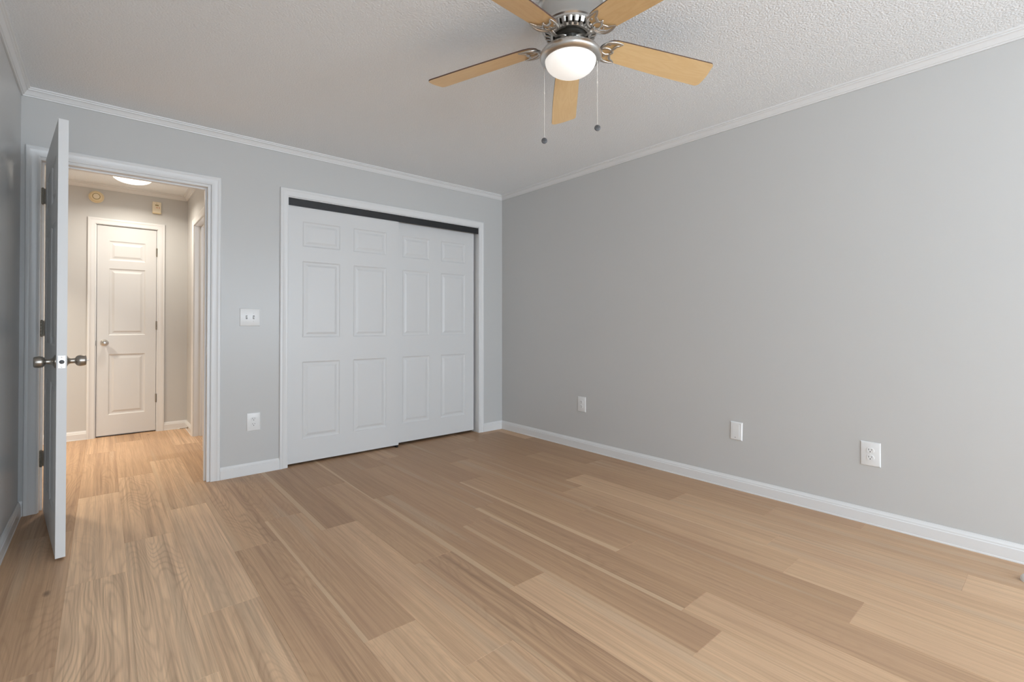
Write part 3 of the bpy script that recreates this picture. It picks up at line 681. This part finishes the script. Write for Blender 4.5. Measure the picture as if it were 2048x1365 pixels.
# ------------------------------------------------------------------ ceiling fan
FX, FY, ZB = 1.4955, 1.364, 2.289
fan = empty('ceiling_fan', (FX, FY, 0)); tag(fan, 'brushed nickel ceiling fan with five maple blades and a lit bowl', 'ceiling fan')
MB().lathe([(0.135, ZC), (0.136, ZC - 0.006), (0.128, ZC - 0.012), (0.122, ZC - 0.020), (0.118, ZC - 0.045), (0.118, 2.354), (0.122, 2.348), (0.122, 2.338), (0.117, 2.333)], 72).build('motor_housing', M_NICK, fan, smooth=35)
# slotted vent skirt: an inverted cone of ribs
m = MB(); nS = 26
r_o, z_o, r_i, z_i = 0.117, 2.334, 0.084, 2.302
m.lathe([(r_o, z_o), (r_o - 0.001, z_o - 0.008), (r_o - 0.008, z_o - 0.011), (r_o - 0.008, z_o)], 72, cap0=False, cap1=False)
m.lathe([(r_i + 0.006, z_i + 0.010), (r_i, z_i + 0.002), (r_i - 0.010, z_i), (r_i - 0.010, z_i + 0.006)], 72, cap0=False, cap1=False)
for i in range(nS):
    Mr = Matrix.Rotation(2 * PI * i / nS, 4, 'Z')
    a0 = Vector((r_o - 0.004, 0, z_o - 0.007)); a1 = Vector((r_i + 0.001, 0, z_i + 0.003)); md = (a0 + a1) / 2 + Vector((0.006, 0, -0.006))
    vs = []
    for p_, hw in ((a0, 0.0090), (md, 0.0076), (a1, 0.0066)):
        nn = Vector((0.6, 0, -0.8)) * 0.0028
        vs += [p_ + Vector((0, -hw, 0)) + nn * 0.3, p_ + Vector((0, -hw * .5, 0)) + nn, p_ + Vector((0, hw * .5, 0)) + nn, p_ + Vector((0, hw, 0)) + nn * 0.3, p_ + Vector((0, hw, 0)) - nn, p_ + Vector((0, -hw, 0)) - nn]
    fs = [(s * 6 + j, s * 6 + (j + 1) % 6, s * 6 + 6 + (j + 1) % 6, s * 6 + 6 + j) for s in range(2) for j in range(6)] + [(5, 4, 3, 2, 1, 0), (12, 13, 14, 15, 16, 17)]
    m.add(vs, fs, M=Mr)
m.build('vent_skirt', M_NICK, fan, smooth=35)
MB().lathe([(0.1165, 2.350), (0.1085, 2.336), (0.082, 2.314), (0.068, 2.304), (0.066, 2.292), (0.060, 2.286)], 48).build('motor', M_DARK, fan, smooth=35)
m = MB().lathe([(0.066, 2.296), (0.068, 2.294), (0.068, 2.286), (0.064, 2.283), (0.045, 2.283)], 48)
m.build('flywheel', M_DARK, fan, smooth=35)
# light kit
MB().lathe([(0.046, 2.290), (0.046, 2.266), (0.049, 2.262), (0.062, 2.260), (0.084, 2.255), (0.106, 2.246), (0.120, 2.237), (0.1285, 2.226), (0.130, 2.217), (0.127, 2.209), (0.119, 2.202), (0.1078, 2.199), (0.1068, 2.204)], 72, cap1=False).build('light_fitter', M_NICK, fan, smooth=40)
prof = [(0.1070, 2.206), (0.1066, 2.200)] + [(0.1066 * math.cos(t), 2.199 - 0.060 * math.sin(t)) for t in [i / 14 * PI / 2 for i in range(14)]] + [(0.003, 2.139)]
MB().lathe(prof, 72, cap0=False).build('light_bowl', M_BOWL, fan, smooth=60)
# blades: local x outward, y = counter-clockwise side
def outline():
    pts = []
    def arc(cx, cy, r, a0, a1, n=7):
        for i in range(n + 1):
            a = R(a0 + (a1 - a0) * i / n); pts.append((cx + r * math.cos(a), cy + r * math.sin(a)))
    # root (rounded), ccw edge bowed, tip slanted with rounded corners, cw edge
    pts.append((0.146, -0.016)); pts.append((0.144, 0.0)); pts.append((0.147, 0.020)); pts.append((0.156, 0.036)); pts.append((0.172, 0.049)); pts.append((0.196, 0.056))
    for i in range(1, 11):
        t = i / 11; x = 0.196 + (0.640 - 0.196) * t; pts.append((x, 0.056 + 0.011 * math.sin(t * PI * 0.62)))
    arc(0.645, 0.046, 0.0215, 88, 6, 6)
    for i in range(1, 6):
        t = i / 6; pts.append((0.6665 - 0.010 * t + 0.005 * math.sin(t * PI), 0.048 - 0.098 * t))
    arc(0.640, -0.0520, 0.0175, -12, -88, 6)
    for i in range(1, 11):
        t = i / 11; x = 0.640 + (0.200 - 0.640) * t; pts.append((x, -0.0695 + 0.011 * t))
    pts.append((0.196, -0.0575)); pts.append((0.176, -0.053)); pts.append((0.158, -0.040))
    return pts
OUT = outline()
def blade_mb():
    n = len(OUT); t = 0.0055; m = MB()
    vs = [(x, y, 0.0) for x, y in OUT] + [(x, y, t) for x, y in OUT]
    m.add(vs, [tuple(range(n - 1, -1, -1))], 0); m.f.append(list(range(n, 2 * n))); m.m.append(1)
    for i in range(n): m.f.append([i, (i + 1) % n, (i + 1) % n + n, i + n]); m.m.append(1)
    return m
def smooth_path(P, n=5):
    """Catmull-Rom through the points"""
    P = [Vector(p) for p in P]; out = []
    for i in range(len(P) - 1):
        p0 = P[max(i - 1, 0)]; p1 = P[i]; p2 = P[i + 1]; p3 = P[min(i + 2, len(P) - 1)]
        for k in range(n):
            t = k / n
            out.append(0.5 * ((2 * p1) + (p2 - p0) * t + (2 * p0 - 5 * p1 + 4 * p2 - p3) * t * t + (3 * p1 - p0 - 3 * p2 + p3) * t ** 3))
    out.append(P[-1]); return out
def taper(n, a, b, mid=None):
    return [a + (b - a) * i / (n - 1) for i in range(n)] if mid is None else [(a + (mid - a) * 2 * i / (n - 1)) if i < n / 2 else (mid + (b - mid) * (2 * i / (n - 1) - 1)) for i in range(n)]
def iron_mb():
    m = MB(); zz = -0.006
    for s in (1, -1):
        # outer horn sweeping from the neck out to a pointed tip
        p = smooth_path([(0.137, 0.004 * s, zz), (0.140, 0.022 * s, zz - 0.002), (0.152, 0.040 * s, zz - 0.003), (0.172, 0.051 * s, zz - 0.003), (0.198, 0.054 * s, zz - 0.001), (0.222, 0.050 * s, zz + 0.002)])
        m.tube(p, taper(len(p), 0.0070, 0.0022, 0.0080), 10, flat=0.7)
        # inner scroll back from the tip to the middle
        p = smooth_path([(0.222, 0.050 * s, zz + 0.002), (0.208, 0.040 * s, zz), (0.196, 0.034 * s, zz - 0.001), (0.190, 0.022 * s, zz - 0.002), (0.186, 0.010 * s, zz - 0.002), (0.196, 0.0, zz - 0.001)])
        m.tube(p, taper(len(p), 0.0022, 0.0045, 0.0062), 10, flat=0.7)
        # small inner leaf
        p = smooth_path([(0.137, 0.002 * s, zz), (0.150, 0.012 * s, zz - 0.002), (0.166, 0.016 * s, zz - 0.003), (0.182, 0.012 * s, zz - 0.002)])
        m.tube(p, taper(len(p), 0.0056, 0.0036), 8, flat=0.7)
        m.lathe([(0.005, 0.0), (0.005, -0.003), (0.003, -0.005)], 12, M=Matrix.Translation((0.168, 0.032 * s, -0.0005)))
    m.lathe([(0.005, 0.0), (0.005, -0.003), (0.003, -0.005)], 12, M=Matrix.Translation((0.196, 0, -0.002)))
    return m
TILT = R(13)
DROOP = R(5.6)
names = ['over the room, pointing to the bare wall', '', '', '', '']
for i in range(5):
    a = R(-26.2 + 72 * i)
    bl_ = blade_mb().build('blade', [M_MAPLE, M_EDGE], fan)
    bl_.location = (0, 0, ZB)
    bl_.rotation_euler = (Matrix.Rotation(a, 4, 'Z') @ Matrix.Rotation(DROOP, 4, 'Y') @ Matrix.Rotation(-TILT, 4, 'X')).to_euler()
    bl_['label'] = 'maple fan blade with dark edge'
    iron_mb().build('blade_iron', M_NICK, bl_, smooth=60)
    # arm from the flywheel to the blade, in the frame of the fan
    c_, s_ = math.cos(a), math.sin(a)
    p = smooth_path([(0.052 * c_, 0.052 * s_, 2.284), (0.072 * c_, 0.072 * s_, 2.278), (0.092 * c_, 0.092 * s_, 2.266), (0.112 * c_, 0.112 * s_, 2.258), (0.130 * c_, 0.130 * s_, 2.259), (0.144 * c_, 0.144 * s_, 2.263)])
    MB().tube(p, taper(len(p), 0.014, 0.008, 0.008), 12, flat=0.32, up=(c_ * 0.6, s_ * 0.6, 0.8)).build('blade_arm', M_NICK, fan, smooth=60)
def chain(x, y, z1, z0, conn):
    m = MB(); prof = []; n = int((z1 - z0) / 0.0052)
    for i in range(n):
        zz = z1 - i * (z1 - z0) / n
        prof += [(0.0008, zz), (0.00155, zz - 0.0013), (0.00155, zz - 0.0026), (0.0008, zz - 0.0039)]
    m.lathe(prof, 6)
    m.lathe([(0.001, conn + 0.006), (0.0026, conn + 0.004), (0.0026, conn - 0.004), (0.001, conn - 0.006)], 10)
    m.lathe([(0.001, z1 + 0.004), (0.003, z1), (0.003, z1 - 0.005), (0.001, z1 - 0.007)], 10)
    o = m.build('pull_chain', M_CHAIN, fan); o.location = (x - FX, y - FY, 0)
    f = MB()
    # round coin-like fob, facing the room, with raised ridges
    d = Vector((-0.651, -0.759, 0)); q = d.to_track_quat('Z', 'Y').to_matrix().to_4x4()
    Mf = Matrix.Translation((0, 0, z0 - 0.0125)) @ q
    f.lathe([(0.0110, -0.003), (0.0128, -0.0018), (0.0128, 0.0018), (0.0110, 0.003)], 28, M=Mf)
    for k in range(3):
        f.tube([Mf @ Vector((math.cos(PI * k / 3) * -0.009, math.sin(PI * k / 3) * -0.009, 0.0032)), Mf @ Vector((math.cos(PI * k / 3) * 0.009, math.sin(PI * k / 3) * 0.009, 0.0032))], 0.0009, 6)
    f.build('chain_fob', M_FOB, o, smooth=40)
chain(1.4556, 1.4812, 2.207, 1.900, 2.095)
chain(1.5816, 1.2900, 2.207, 1.930, 2.110)
